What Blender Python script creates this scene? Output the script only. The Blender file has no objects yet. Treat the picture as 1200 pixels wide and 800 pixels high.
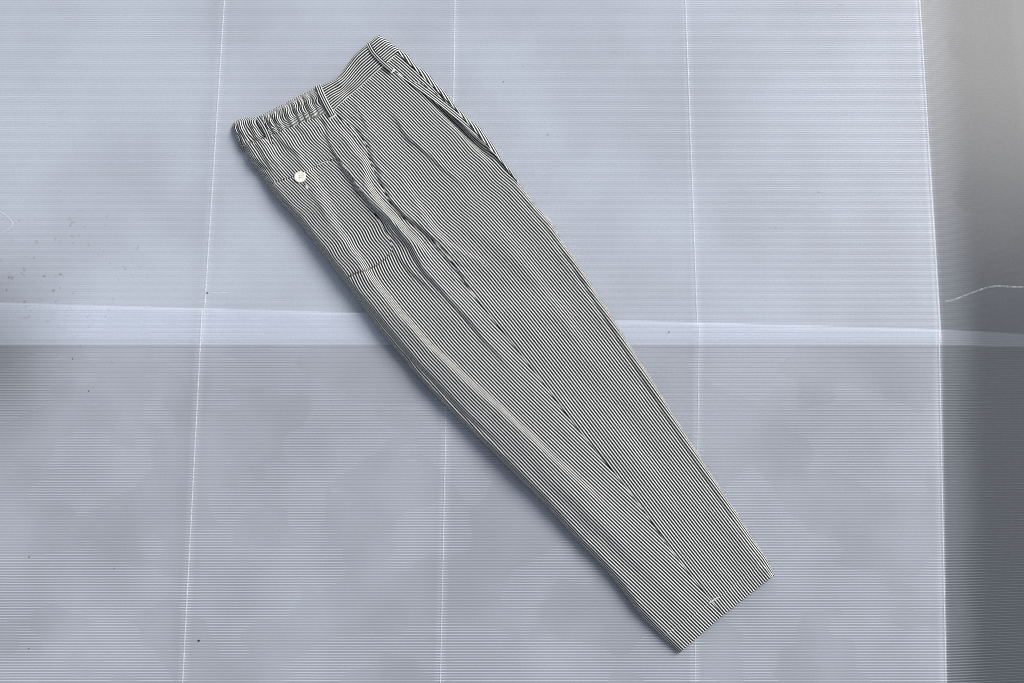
import bpy, math, random
import numpy as np
from mathutils import Vector

random.seed(4)
rng = np.random.RandomState(7)
scene = bpy.context.scene
COL = scene.collection
R = math.radians

# ------------------------------------------------------------------ camera
FPX = 1040.0            # focal length in pixels of a 1200 px wide frame
TILT = R(7.0)
CH = 1.30
cam_d = bpy.data.cameras.new("camera")
cam = bpy.data.objects.new("camera", cam_d)
COL.objects.link(cam)
cam_d.sensor_width = 36.0
cam_d.lens = 36.0 * FPX / 1200.0
cam_d.clip_start = 0.01
cam_d.clip_end = 200
CPOS = np.array([0.0, -CH * math.tan(TILT), CH])
cam.location = CPOS.tolist()
cam.rotation_euler = (TILT, 0, 0)
scene.camera = cam

# ------------------------------------------------------------------ world: overcast daylight
SUN_EL, SUN_AZ = R(40), R(44)          # azimuth clockwise from +Y
w = bpy.data.worlds.new("World")
scene.world = w
w.use_nodes = True
nt = w.node_tree
nt.nodes.clear()
sky = nt.nodes.new("ShaderNodeTexSky")
sky.sky_type = 'NISHITA'
sky.sun_disc = False
sky.sun_elevation = SUN_EL
sky.sun_rotation = SUN_AZ
sky.air_density = 1.0
sky.dust_density = 3.0
sky.ozone_density = 1.0
hs = nt.nodes.new("ShaderNodeHueSaturation")      # cloud cover greys the sky
hs.inputs['Saturation'].default_value = 0.38
bg = nt.nodes.new("ShaderNodeBackground")
bg.inputs['Strength'].default_value = 0.060
wo = nt.nodes.new("ShaderNodeOutputWorld")
nt.links.new(sky.outputs[0], hs.inputs['Color'])
nt.links.new(hs.outputs[0], bg.inputs['Color'])
nt.links.new(bg.outputs[0], wo.inputs['Surface'])

sd = bpy.data.lights.new("sun", 'SUN')
sd.energy = 1.35
sd.angle = R(28)
sd.color = (1.0, 0.97, 0.93)
so = bpy.data.objects.new("sun", sd)
COL.objects.link(so)
sdir = Vector((math.sin(SUN_AZ) * math.cos(SUN_EL), math.cos(SUN_AZ) * math.cos(SUN_EL), math.sin(SUN_EL)))
so.rotation_euler = (-sdir).to_track_quat('-Z', 'Y').to_euler()
so.location = (1.2, 1.5, 2.0)

vs = scene.view_settings
scene.display_settings.display_device = 'sRGB'
vs.view_transform = 'Standard'
vs.look = 'None'
vs.gamma = 1
vs.exposure = 1.06
scene.render.engine = 'CYCLES'
scene.cycles.use_light_tree = False
scene.cycles.max_bounces = 10
scene.cycles.transparent_max_bounces = 40
scene.cycles.pixel_filter_type = 'BLACKMAN_HARRIS'
scene.cycles.filter_width = 0.9
scene.cycles.use_denoising = False
scene.cycles.sampling_pattern = 'BLUE_NOISE'
scene.cycles.sample_clamp_indirect = 4
scene.cycles.use_adaptive_sampling = False

# ------------------------------------------------------------------ helpers
FW = np.array([0, math.sin(TILT), -math.cos(TILT)])
UP = np.array([0, math.cos(TILT), math.sin(TILT)])
RT = np.array([1.0, 0, 0])


def at(px, py, z=0.0):
    """point of height z seen at a place of the 1200 x 800 photograph"""
    px = np.asarray(px, float); py = np.asarray(py, float); z = np.asarray(z, float)
    px, py, z = np.broadcast_arrays(px, py, z)
    d = FW * FPX + RT * (px[..., None] - 600) + UP * (400 - py[..., None])
    t = (z - CPOS[2]) / d[..., 2]
    return CPOS + d * t[..., None]


def smooth(x):
    x = np.clip(x, 0, 1)
    return x * x * (3 - 2 * x)


def resample(poly, n):
    p = np.array(poly, float)
    L = np.r_[0, np.cumsum(np.hypot(*np.diff(p, axis=0).T))]
    t = np.linspace(0, L[-1], n)
    q = np.c_[np.interp(t, L, p[:, 0]), np.interp(t, L, p[:, 1])]
    return q


def soften(q, k=5, it=2):
    """round the corners of a dense polyline, ends kept"""
    q = q.copy()
    ker = np.ones(2 * k + 1) / (2 * k + 1)
    for _ in range(it):
        for c in (0, 1):
            a = np.r_[2 * q[0, c] - q[k:0:-1, c], q[:, c], 2 * q[-1, c] - q[-2:-k - 2:-1, c]]
            q[:, c] = np.convolve(a, ker, 'valid')
    return q


def polydist(poly, X, Y):
    """signed distance (positive on the upper-right side of a line running down-right) and 0..1 place along it"""
    p = np.array(poly, float)
    seg = np.hypot(*np.diff(p, axis=0).T)
    cum = np.r_[0, np.cumsum(seg)]
    best = np.full(X.shape, 1e9); sd_ = np.zeros(X.shape); ss = np.zeros(X.shape)
    for i in range(len(p) - 1):
        dx, dy = (p[i + 1] - p[i]) / seg[i]
        ox, oy = X - p[i, 0], Y - p[i, 1]
        t = np.clip(ox * dx + oy * dy, 0, seg[i])
        qx, qy = ox - dx * t, oy - dy * t
        d = np.hypot(qx, qy)
        m = d < best
        best = np.where(m, d, best)
        cr = -(dx * oy - dy * ox)
        sd_ = np.where(m, np.sign(cr) * d, sd_)
        ss = np.where(m, (cum[i] + t) / cum[-1], ss)
    return sd_, ss


def inside(poly, X, Y):
    p = np.array(poly, float); r = np.zeros(X.shape, bool); n = len(p); j = n - 1
    for i in range(n):
        c = ((p[i, 1] > Y) != (p[j, 1] > Y)) & (X < (p[j, 0] - p[i, 0]) * (Y - p[i, 1]) / (p[j, 1] - p[i, 1] + 1e-12) + p[i, 0])
        r ^= c; j = i
    return r


def lattice(seed, nx, ny):
    return np.random.RandomState(seed).uniform(-1, 1, (ny + 3, nx + 3))


def vnoise(seed, X, Y, cell):
    """smooth value noise in pixel space"""
    x = X / cell; y = Y / cell
    g = np.random.RandomState(seed).uniform(-1, 1, (257, 257))
    xi = np.floor(x).astype(int); yi = np.floor(y).astype(int)
    fx = smooth(x - xi); fy = smooth(y - yi)
    a = g[yi % 257, xi % 257]; b = g[yi % 257, (xi + 1) % 257]
    c = g[(yi + 1) % 257, xi % 257]; d = g[(yi + 1) % 257, (xi + 1) % 257]
    return (a * (1 - fx) + b * fx) * (1 - fy) + (c * (1 - fx) + d * fx) * fy


def link(name, me, mat=None, parent=None):
    o = bpy.data.objects.new(name, me)
    COL.objects.link(o)
    if mat is not None:
        me.materials.append(mat)
    if parent is not None:
        o.parent = parent
        o.matrix_parent_inverse = parent.matrix_world.inverted()
    return o


def mesh(name, V, F, mat=None, parent=None, smoothed=True, uv=None):
    me = bpy.data.meshes.new(name)
    V = np.asarray(V, float)
    if isinstance(F, np.ndarray):
        n = F.shape[1]
        me.vertices.add(len(V)); me.vertices.foreach_set('co', V.ravel())
        me.loops.add(F.size); me.loops.foreach_set('vertex_index', F.ravel().astype(np.int32))
        me.polygons.add(len(F))
        me.polygons.foreach_set('loop_start', np.arange(0, F.size, n, dtype=np.int32))
        me.polygons.foreach_set('loop_total', np.full(len(F), n, dtype=np.int32))
        me.update(calc_edges=True)
    else:
        me.from_pydata(V.tolist(), [], F)
    if uv is not None:
        lay = me.uv_layers.new(name="UVMap")
        idx = np.empty(len(me.loops), dtype=np.int32)
        me.loops.foreach_get('vertex_index', idx)
        lay.data.foreach_set('uv', np.asarray(uv, float)[idx].ravel())
    me.polygons.foreach_set('use_smooth', np.full(len(me.polygons), smoothed))
    me.validate()
    me.update()
    return link(name, me, mat, parent)


def gridfaces(nr, nc, flip=False):
    a = np.arange(nr * nc).reshape(nr, nc)
    f = np.stack([a[:-1, :-1], a[1:, :-1], a[1:, 1:], a[:-1, 1:]], -1).reshape(-1, 4)
    return f[:, ::-1].copy() if flip else f


def empty(name, loc=(0, 0, 0)):
    o = bpy.data.objects.new(name, None)
    o.empty_display_size = 0.05
    o.location = loc
    COL.objects.link(o)
    bpy.context.view_layer.update()
    return o


# ------------------------------------------------------------------ materials
def new_mat(name):
    m = bpy.data.materials.new(name); m.use_nodes = True
    t = m.node_tree
    return m, t, t.nodes['Principled BSDF']


def N(t, typ, **kw):
    n = t.nodes.new(typ)
    for k, v in kw.items():
        setattr(n, k, v)
    return n


def math_node(t, op, a, b=None, c=None):
    n = t.nodes.new("ShaderNodeMath"); n.operation = op
    for i, v in enumerate((a, b, c)):
        if v is None:
            continue
        if isinstance(v, (int, float)):
            n.inputs[i].default_value = v
        else:
            t.links.new(v, n.inputs[i])
    return n.outputs[0]


def maprange(t, v, a, b, c=0.0, d=1.0, kind='SMOOTHSTEP'):
    n = t.nodes.new("ShaderNodeMapRange"); n.interpolation_type = kind
    t.links.new(v, n.inputs['Value'])
    n.inputs['From Min'].default_value = a; n.inputs['From Max'].default_value = b
    n.inputs['To Min'].default_value = c; n.inputs['To Max'].default_value = d
    return n.outputs['Result']


def mixcol(t, fac, a, b):
    n = t.nodes.new("ShaderNodeMix"); n.data_type = 'RGBA'
    if isinstance(fac, (int, float)):
        n.inputs[0].default_value = fac
    else:
        t.links.new(fac, n.inputs[0])
    for i, v in ((6, a), (7, b)):
        if isinstance(v, tuple):
            n.inputs[i].default_value = (*v, 1)
        else:
            t.links.new(v, n.inputs[i])
    return n.outputs[2]


def noise(t, vec, scale, detail=3, rough=0.5):
    n = t.nodes.new("ShaderNodeTexNoise")
    n.inputs['Scale'].default_value = scale
    n.inputs['Detail'].default_value = detail
    n.inputs['Roughness'].default_value = rough
    if vec is not None:
        t.links.new(vec, n.inputs['Vector'])
    return n.outputs['Fac']


def stripe_cloth():
    """woven hickory stripe: the stripe number is the V of the UV map"""
    m, t, p = new_mat("striped_cotton")
    uv = N(t, "ShaderNodeUVMap"); uv.uv_map = "UVMap"
    sp = N(t, "ShaderNodeSeparateXYZ"); t.links.new(uv.outputs[0], sp.inputs[0])
    tc = N(t, "ShaderNodeTexCoord")
    n1 = noise(t, tc.outputs['Object'], 900, 2, 0.6)
    wob = math_node(t, 'MULTIPLY_ADD', n1, 0.10, -0.05)
    v = math_node(t, 'ADD', sp.outputs['Y'], wob)
    tri = math_node(t, 'PINGPONG', v, 0.5)
    s = maprange(t, tri, 0.155, 0.205)
    n2 = noise(t, tc.outputs['Object'], 420, 3, 0.7)
    lightc = mixcol(t, n2, (0.76, 0.77, 0.72), (0.88, 0.89, 0.85))
    darkc = mixcol(t, n2, (0.006, 0.008, 0.013), (0.030, 0.034, 0.042))
    c = mixcol(t, s, lightc, darkc)
    t.links.new(c, p.inputs['Base Color'])
    p.inputs['Roughness'].default_value = 0.92
    p.inputs['Specular IOR Level'].default_value = 0.15
    p.inputs['Sheen Weight'].default_value = 0.05
    n3 = noise(t, tc.outputs['Object'], 1600, 2, 0.6)
    hsum = math_node(t, 'MULTIPLY_ADD', s, -0.5, n3)
    b = N(t, "ShaderNodeBump"); b.inputs['Strength'].default_value = 0.25
    b.inputs['Distance'].default_value = 0.0003
    t.links.new(hsum, b.inputs['Height'])
    t.links.new(b.outputs[0], p.inputs['Normal'])
    return m


def plain(name, col, rough=0.6, spec=0.4, var=0.12, scale=60):
    m, t, p = new_mat(name)
    tc = N(t, "ShaderNodeTexCoord")
    n = noise(t, tc.outputs['Object'], scale, 4, 0.6)
    lo = tuple(c * (1 - var) for c in col); hi = tuple(min(1, c * (1 + var)) for c in col)
    t.links.new(mixcol(t, n, lo, hi), p.inputs['Base Color'])
    p.inputs['Roughness'].default_value = rough
    p.inputs['Specular IOR Level'].default_value = spec
    return m


def skin_mat():
    """lower skin of the twin-wall board, seen through the upper one"""
    m, t, p = new_mat("fluted_plastic_lower_skin")
    out = t.nodes['Material Output']
    p.inputs['Base Color'].default_value = (0.78, 0.85, 0.94, 1)
    p.inputs['Roughness'].default_value = 0.5
    tr = N(t, "ShaderNodeBsdfTransparent")
    mx = N(t, "ShaderNodeMixShader"); mx.inputs[0].default_value = 0.06
    t.links.new(tr.outputs[0], mx.inputs[1]); t.links.new(p.outputs[0], mx.inputs[2])
    t.links.new(mx.outputs[0], out.inputs['Surface'])
    return m


def sheet_mat(name, seed, patch_lo, patch_hi, base_op=0.31, rib_gain=1.0):
    """translucent fluted plastic. U counts fold panels, V counts flutes."""
    m, t, p = new_mat(name)
    out = t.nodes['Material Output']
    uv = N(t, "ShaderNodeUVMap"); uv.uv_map = "UVMap"
    sp = N(t, "ShaderNodeSeparateXYZ"); t.links.new(uv.outputs[0], sp.inputs[0])
    U, Vv = sp.outputs['X'], sp.outputs['Y']
    geo = N(t, "ShaderNodeNewGeometry")
    pos = geo.outputs['Position']
    tri = math_node(t, 'PINGPONG', Vv, 0.5)                  # 0 at a rib
    rib = maprange(t, tri, 0.02, 0.30, 1.0, 0.0)
    gro = maprange(t, tri, 0.33, 0.47)
    # damp / dry patches with their own outlines
    mp = N(t, "ShaderNodeMapping"); mp.inputs['Location'].default_value = (seed, seed * 1.7, 0)
    mp.inputs['Scale'].default_value = (1.0, 1.25, 1.0)
    t.links.new(pos, mp.inputs['Vector'])
    pn = noise(t, mp.outputs[0], 7.0, 2.2, 0.45)
    row = N(t, "ShaderNodeTexWhiteNoise"); row.noise_dimensions = '1D'
    t.links.new(math_node(t, 'FLOOR', Vv), row.inputs['W'])
    rj = math_node(t, 'MULTIPLY_ADD', row.outputs['Value'], 0.018, -0.009)
    pn2 = math_node(t, 'ADD', pn, rj)
    patch = maprange(t, pn2, patch_lo, patch_hi)
    # small bright ticks along single flutes
    mp2 = N(t, "ShaderNodeMapping"); mp2.inputs['Scale'].default_value = (12, 45, 1)
    mp2.inputs['Location'].default_value = (seed * 3, seed, 0)
    t.links.new(pos, mp2.inputs['Vector'])
    tick = maprange(t, noise(t, mp2.outputs[0], 1.6, 2, 0.5), 0.70, 0.76)
    # whitening beside the fold lines
    near = math_node(t, 'PINGPONG', U, 0.5)
    comb = maprange(t, near, 0.004, 0.030, 1.0, 0.0)
    comb = math_node(t, 'MULTIPLY', comb, rib)
    # right-hand fold panel's darker reflection put in as lower opacity
    see_thru = math_node(t, 'MULTIPLY_ADD', maprange(t, U, 3.995, 4.01), 0.66, math_node(t, 'MULTIPLY', maprange(t, U, 4.0, 4.22), 0.34))
    vl = N(t, "ShaderNodeVectorMath"); vl.operation = 'DISTANCE'
    t.links.new(pos, vl.inputs[0]); vl.inputs[1].default_value = at(-25, 405, 0).tolist()
    see_thru = math_node(t, 'MAXIMUM', see_thru, maprange(t, vl.outputs['Value'], 0.0, 0.19, 0.55, 0.0))  # opacity also drops near the left border
    amp = math_node(t, 'MULTIPLY_ADD', patch, 0.19, 0.11)
    amp = math_node(t, 'MULTIPLY_ADD', tick, 0.10, amp)
    amp = math_node(t, 'MULTIPLY', amp, math_node(t, 'MULTIPLY_ADD', see_thru, -0.68, 1.0))
    op = math_node(t, 'MULTIPLY', rib, math_node(t, 'MULTIPLY', amp, rib_gain))
    basep = math_node(t, 'MULTIPLY_ADD', see_thru, -(base_op - 0.005), base_op)
    basep = math_node(t, 'MULTIPLY_ADD', patch, -0.03, basep)
    op = math_node(t, 'ADD', op, basep)
    op = math_node(t, 'MULTIPLY_ADD', comb, 0.20, op)
    op = math_node(t, 'MULTIPLY_ADD', gro, -0.03, op)
    fib = noise(t, mp.outputs[0], 60, 4, 0.6)
    vd = N(t, "ShaderNodeVectorMath"); vd.operation = 'DISTANCE'
    t.links.new(pos, vd.inputs[0]); vd.inputs[1].default_value = at(60, 325, 0).tolist()
    close = maprange(t, vd.outputs['Value'], 0.0, 0.22, 1.0, 0.0)
    blot = noise(t, mp.outputs[0], 75, 3, 0.6)
    dirt = maprange(t, math_node(t, 'MULTIPLY_ADD', close, 0.10, math_node(t, 'MULTIPLY_ADD', fib, 0.3, math_node(t, 'MULTIPLY', blot, 0.7))), 0.66, 0.76)
    colr = mixcol(t, math_node(t, 'MULTIPLY', dirt, 0.6), (0.79, 0.86, 0.98), (0.30, 0.30, 0.30))
    t.links.new(colr, p.inputs['Base Color'])
    p.inputs['Roughness'].default_value = 0.32
    p.inputs['IOR'].default_value = 1.5
    bump = N(t, "ShaderNodeBump"); bump.inputs['Strength'].default_value = 0.5
    bump.inputs['Distance'].default_value = 0.00035
    hh = math_node(t, 'MULTIPLY_ADD', fib, 0.3, rib)
    t.links.new(hh, bump.inputs['Height'])
    t.links.new(bump.outputs[0], p.inputs['Normal'])
    tr = N(t, "ShaderNodeBsdfTransparent")
    tr.inputs['Color'].default_value = (0.975, 0.982, 0.992, 1)
    mx = N(t, "ShaderNodeMixShader")
    t.links.new(op, mx.inputs[0])
    t.links.new(tr.outputs[0], mx.inputs[1])
    t.links.new(p.outputs[0], mx.inputs[2])
    t.links.new(mx.outputs[0], out.inputs['Surface'])
    return m


def crease_mat():
    m, t, p = new_mat("stress_whitened_plastic")
    out = t.nodes['Material Output']
    tc = N(t, "ShaderNodeTexCoord")
    n = noise(t, tc.outputs['Object'], 260, 2, 0.6)
    p.inputs['Base Color'].default_value = (0.86, 0.88, 0.92, 1)
    p.inputs['Roughness'].default_value = 0.35
    tr = N(t, "ShaderNodeBsdfTransparent")
    mx = N(t, "ShaderNodeMixShader")
    t.links.new(maprange(t, n, 0.3, 0.7, 0.18, 0.55), mx.inputs[0])
    t.links.new(tr.outputs[0], mx.inputs[1]); t.links.new(p.outputs[0], mx.inputs[2])
    t.links.new(mx.outputs[0], out.inputs['Surface'])
    return m


def slab_mat(name, lo, hi):
    m, t, p = new_mat(name)
    geo = N(t, "ShaderNodeNewGeometry")
    n = maprange(t, noise(t, geo.outputs['Position'], 4.2, 3, 0.55), 0.30, 0.66)
    n2 = noise(t, geo.outputs['Position'], 40, 4, 0.6)
    c = mixcol(t, n, lo, hi)
    c = mixcol(t, math_node(t, 'MULTIPLY', n2, 0.10), c, (0.12, 0.12, 0.12))
    # one dark soft-edged patch under the left border of the sheets
    a = at(-12, 425, -0.009)
    vm = N(t, "ShaderNodeVectorMath"); vm.operation = 'SUBTRACT'
    t.links.new(geo.outputs['Position'], vm.inputs[0]); vm.inputs[1].default_value = a.tolist()
    sc = N(t, "ShaderNodeVectorMath"); sc.operation = 'MULTIPLY'
    t.links.new(vm.outputs[0], sc.inputs[0]); sc.inputs[1].default_value = (1.0, 0.62, 0)
    ln = N(t, "ShaderNodeVectorMath"); ln.operation = 'LENGTH'
    t.links.new(sc.outputs[0], ln.inputs[0])
    st = maprange(t, ln.outputs['Value'], 0.0, 0.16, 1.0, 0.0)
    c = mixcol(t, st, c, (0.015, 0.015, 0.016))
    t.links.new(c, p.inputs['Base Color'])
    p.inputs['Roughness'].default_value = 0.9
    return m


def ground_mat():
    m, t, p = new_mat("damp_asphalt")
    geo = N(t, "ShaderNodeNewGeometry")
    n2 = noise(t, geo.outputs['Position'], 120, 4, 0.6)
    c = mixcol(t, n2, (0.012, 0.014, 0.020), (0.03, 0.033, 0.042))
    a = at(1185, -20, -0.04)
    vm = N(t, "ShaderNodeVectorMath"); vm.operation = 'SUBTRACT'
    t.links.new(geo.outputs['Position'], vm.inputs[0]); vm.inputs[1].default_value = a.tolist()
    ln = N(t, "ShaderNodeVectorMath"); ln.operation = 'LENGTH'
    t.links.new(vm.outputs[0], ln.inputs[0])
    st = maprange(t, ln.outputs['Value'], 0.05, 0.60, 1.0, 0.0)
    c = mixcol(t, st, c, (0.31, 0.30, 0.285))       # right panel's paler far reflection put into the ground colour
    t.links.new(c, p.inputs['Base Color'])
    p.inputs['Roughness'].default_value = 0.85
    return m


CLOTH = stripe_cloth()
THREAD = plain("ecru_thread", (0.62, 0.57, 0.49), 0.9, 0.1)
THREADW = plain("white_thread", (0.85, 0.85, 0.83), 0.9, 0.1)
THREADB = plain("brown_thread", (0.16, 0.10, 0.07), 0.9, 0.1)
BUTTON = plain("cream_button", (0.86, 0.84, 0.79), 0.28, 0.5, 0.04, 200)
DIRT = plain("dark_grit", (0.03, 0.028, 0.026), 0.9, 0.2)
CREASE = crease_mat()
SKIN = skin_mat()
SHEET_A = sheet_mat("fluted_plastic_far", 2.3, 0.57, 0.60, 0.41, 0.45)
SHEET_B = sheet_mat("fluted_plastic_near", 5.1, 0.485, 0.515, 0.315, 0.95)

# ------------------------------------------------------------------ ground and slab
g = at(0, 0, -0.05)
me_v = [(-4, -4, -0.05), (4, -4, -0.05), (4, 4, -0.05), (-4, 4, -0.05)]
ground = mesh("ground", me_v, [(0, 1, 2, 3)], ground_mat(), smoothed=False)
ground['kind'] = 'structure'

# upper (far) sheet: fold lines at these photo places, top / bottom of its visible part
ZA, ZB, TH = -0.0047, 0.0, 0.0042
FOLD_A = [((263, 0), (240, 357)), ((533, 0), (528, 366)), ((803, 0), (817, 378)), ((1077, 0), (1101, 386))]
FOLD_B = [((237, 362), (214, 800)), ((525, 368), (516, 800)), ((819, 384), (814, 800)), ((1100, 390), (1108, 800))]
PITCH_RIB = 0.0037


def fold_lines(folds, z):
    out = []
    for a, b in folds:
        A = at(a[0], a[1], z); B = at(b[0], b[1], z)
        out.append((A, (B - A) / (A[1] - B[1])))     # per metre towards -Y
    return out


def sheet_x(fl, U, y):
    xs = [A[0] + d[0] * (A[1] - y) for A, d in fl]
    w0 = xs[1] - xs[0]; w3 = xs[3] - xs[2]
    # U = 1..4 at the four fold lines
    knots = np.array([xs[0] - 1.6 * w0, xs[0], xs[1], xs[2], xs[3], xs[3] + 1.0 * w3])
    return np.interp(U, [-0.6, 1, 2, 3, 4, 5], knots)


def droop(U, y):
    """the panel beyond the last fold line hangs down off the slab"""
    over = np.clip(U - 4.0, 0, None)
    return -0.055 * over * over / (over + 0.02)


def make_sheet(name, fl, ytop, ybot, z, mat, lift=None, skew=0.0, pitch=0.0037):
    Us = np.unique(np.r_[np.linspace(-0.2, 4, 43), np.linspace(4, 4.5, 22), 1, 2, 3, 4])
    ys = np.linspace(ytop, ybot, 90)
    YY, UU = np.meshgrid(ys, Us, indexing='ij')
    rows = (YY - ybot) / (ytop - ybot)                          # 1 at the far edge
    X = np.array([[sheet_x(fl, u, y) for u in Us] for y in ys])
    Y2 = YY + skew * (X - 0.0) * rows ** 8                       # far edge cut slightly off square
    Z = z + droop(UU, Y2)
    Z = Z + 0.0003 * vnoise(31, X * 100 + 500, Y2 * 100 + 500, 17)
    for k in (1, 2, 3):                                         # folds never lie quite flat again
        Z += 0.0003 * np.exp(-((UU - k) / 0.06) ** 2)
    Z = np.where(UU < 4, np.minimum(Z, z + 0.0012), Z)
    if lift is not None:
        Z = Z + lift(X, Y2)
    nr, nc = X.shape
    top = np.stack([X, Y2, Z], -1).reshape(-1, 3)
    bot = top - np.array([0, 0, TH])
    fT = gridfaces(nr, nc); fB = gridfaces(nr, nc, True) + nr * nc
    a = np.arange(nr * nc).reshape(nr, nc); b = a + nr * nc
    rim = list(a[0, :]) + list(a[1:, -1]) + list(a[-1, -2::-1]) + list(a[-2:0:-1, 0])
    rim = np.array(rim); rn = np.roll(rim, -1)
    m = len(rim); b0 = 2 * nr * nc; k_ = np.arange(m); kn = np.roll(k_, -1)
    side = np.stack([b0 + k_, b0 + kn, b0 + m + kn, b0 + m + k_], -1)
    F = np.vstack([fT, fB, side])
    vv = (top[:, 1] - 0.0) / pitch
    uf = UU.ravel()
    uvs = np.c_[np.r_[uf, uf, uf[rim], uf[rim]], np.r_[vv, vv, vv[rim], vv[rim]]]
    me = bpy.data.meshes.new(name)
    V = np.vstack([top, bot, top[rim], bot[rim]])
    o = mesh(name, V, F, mat, smoothed=True, uv=uvs)
    o.data.materials.append(SKIN)
    mi = np.zeros(len(F), dtype=np.int32); mi[len(fT):] = 1
    o.data.polygons.foreach_set('material_index', mi)
    return o


yA_bot = at(600, 404, ZA)[1]
yA_top = at(600, -130, ZA)[1]
yB_top = at(600, 371.5, ZB)[1]
yB_bot = at(600, 930, ZB)[1]
flA = fold_lines(FOLD_A, ZA); flB = fold_lines(FOLD_B, ZB)
eL = at(0, 356, ZB); eR = at(1200, 390, ZB)
SKEW = (eR[1] - eL[1]) / (eR[0] - eL[0])
sheetA = make_sheet("plastic_sheet", flA, yA_top, yA_bot, ZA, SHEET_A, pitch=0.0035)
sheetA['label'] = "far fluted translucent plastic sheet tucked under the other along the pale overlap band"
sheetA['category'] = "plastic sheet"
sheetA['group'] = "fluted plastic sheets spread on the ground"
sheetB = make_sheet("plastic_sheet", flB, yB_top, yB_bot, ZB, SHEET_B, skew=SKEW)
sheetB['label'] = "near fluted translucent plastic sheet lying on top, under the trouser hem, mottled with damp patches"
sheetB['category'] = "plastic sheet"
sheetB['group'] = "fluted plastic sheets spread on the ground"


def ribbon(name, pts, width, height, mat, parent, jitter=0.0, n=5):
    """low rounded bead following 3-D points lying flat"""
    P = np.array(pts, float)
    T = np.gradient(P, axis=0); T /= np.linalg.norm(T, axis=1)[:, None]
    S = np.cross(T, [0, 0, 1.0]); S /= np.linalg.norm(S, axis=1)[:, None]
    W = width * (1 + jitter * rng.uniform(-1, 1, len(P)))
    V = []
    for k in range(n):
        a = math.pi * k / (n - 1)
        V.append(P + S * (W / 2 * math.cos(a))[:, None] + np.array([0, 0, 1.0]) * height * math.sin(a))
    V = np.stack(V, 1)
    return mesh(name, V.reshape(-1, 3), gridfaces(len(P), n, True), mat, parent)


def crease(sheet, fl, k, y0, y1, z, width, jit):
    ys = np.arange(y0, y1, -PITCH_RIB / 2)
    A, d = fl[k]
    xs = A[0] + d[0] * (A[1] - ys)
    jx = np.where(np.arange(len(ys)) % 2, 0.0003, -0.0003)
    zz = z + 0.0009
    pts = np.c_[xs + jx, ys, np.full(len(ys), zz)]
    W = np.where(np.arange(len(ys)) % 2, width * jit, width)
    P = pts; V = []
    n = 5
    for q in range(n):
        a = math.pi * q / (n - 1)
        V.append(P + np.c_[W / 2 * math.cos(a), np.zeros(len(P)), np.full(len(P), 0.0005 * math.sin(a))])
    V = np.stack(V, 1)
    o = mesh("crease", V.reshape(-1, 3), gridfaces(len(P), n, True), CREASE, sheet)
    return o


for k, wd in enumerate((0.0032, 0.0030, 0.0030, 0.0042)):
    crease(sheetA, flA, k, yA_top - 0.002, yA_bot + 0.002, ZA, wd, 0.45)
for k, wd in enumerate((0.0028, 0.0020, 0.0018, 0.0030)):
    ylim = yB_top + SKEW * flB[k][0][0] - 0.003
    crease(sheetB, flB, k, ylim, yB_bot + 0.002, ZB, wd, 0.55)

# concrete slab under the sheets, ending at the last fold line
ys = (yA_top + 0.4, yB_bot - 0.3)
e0 = sheet_x(flA, 4.02, yA_top); e1 = sheet_x(flA, 4.015, yA_bot); e2 = sheet_x(flB, 4.02, yB_bot)
slab_z = ZA - TH - 0.0015
yj = float(at(600, 398, ZA)[1])


def paving(name, pts, mat):
    pts = [(float(a), float(b)) for a, b in pts]
    V = [(x, y, slab_z) for x, y in pts] + [(x, y, -0.0502) for x, y in pts]
    n = len(pts)
    F = [tuple(range(n))] + [(i, i + n, (i + 1) % n + n, (i + 1) % n) for i in range(n)]
    o = mesh(name, V, F, mat, smoothed=False)
    o['kind'] = 'structure'


paving("concrete_slab", [(-1.1, yj + 0.002), (e1, yj + 0.002), (e0, yA_top), (e0, ys[0]), (-1.1, ys[0])],
       slab_mat("concrete_falloff_light", (0.15, 0.165, 0.19), (0.32, 0.35, 0.39)))  # brighter end of the light falloff, put into the slab colour
paving("concrete_slab", [(-1.1, ys[1]), (e2, ys[1]), (e2, yB_bot), (e1, yj - 0.002), (-1.1, yj - 0.002)],
       slab_mat("concrete_falloff_dark", (0.012, 0.014, 0.018), (0.175, 0.184, 0.20)))  # vignetting and weaker reflection of the near half, put into the slab colour

# scratches on the plastic
def scratch(pts, z, parent, width=0.0011):
    q = soften(resample(pts, 60), 4, 2)
    P = at(q[:, 0], q[:, 1], z)
    ribbon("scratch", P, width, 0.0003, CREASE, parent, 0.5)


scratch([(1108, 353), (1116, 352.5), (1130, 346), (1145, 341), (1158, 336), (1166, 335), (1199, 336.5)], -0.018, sheetA, 0.0013)
scratch([(0, 248), (9, 254), (16, 262), (13, 268), (2, 273)], ZA + 0.0008, sheetA, 0.0010)
scratch([(244, 343), (262, 343.5), (272, 343)], ZA + 0.0008, sheetA, 0.0008)

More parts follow.
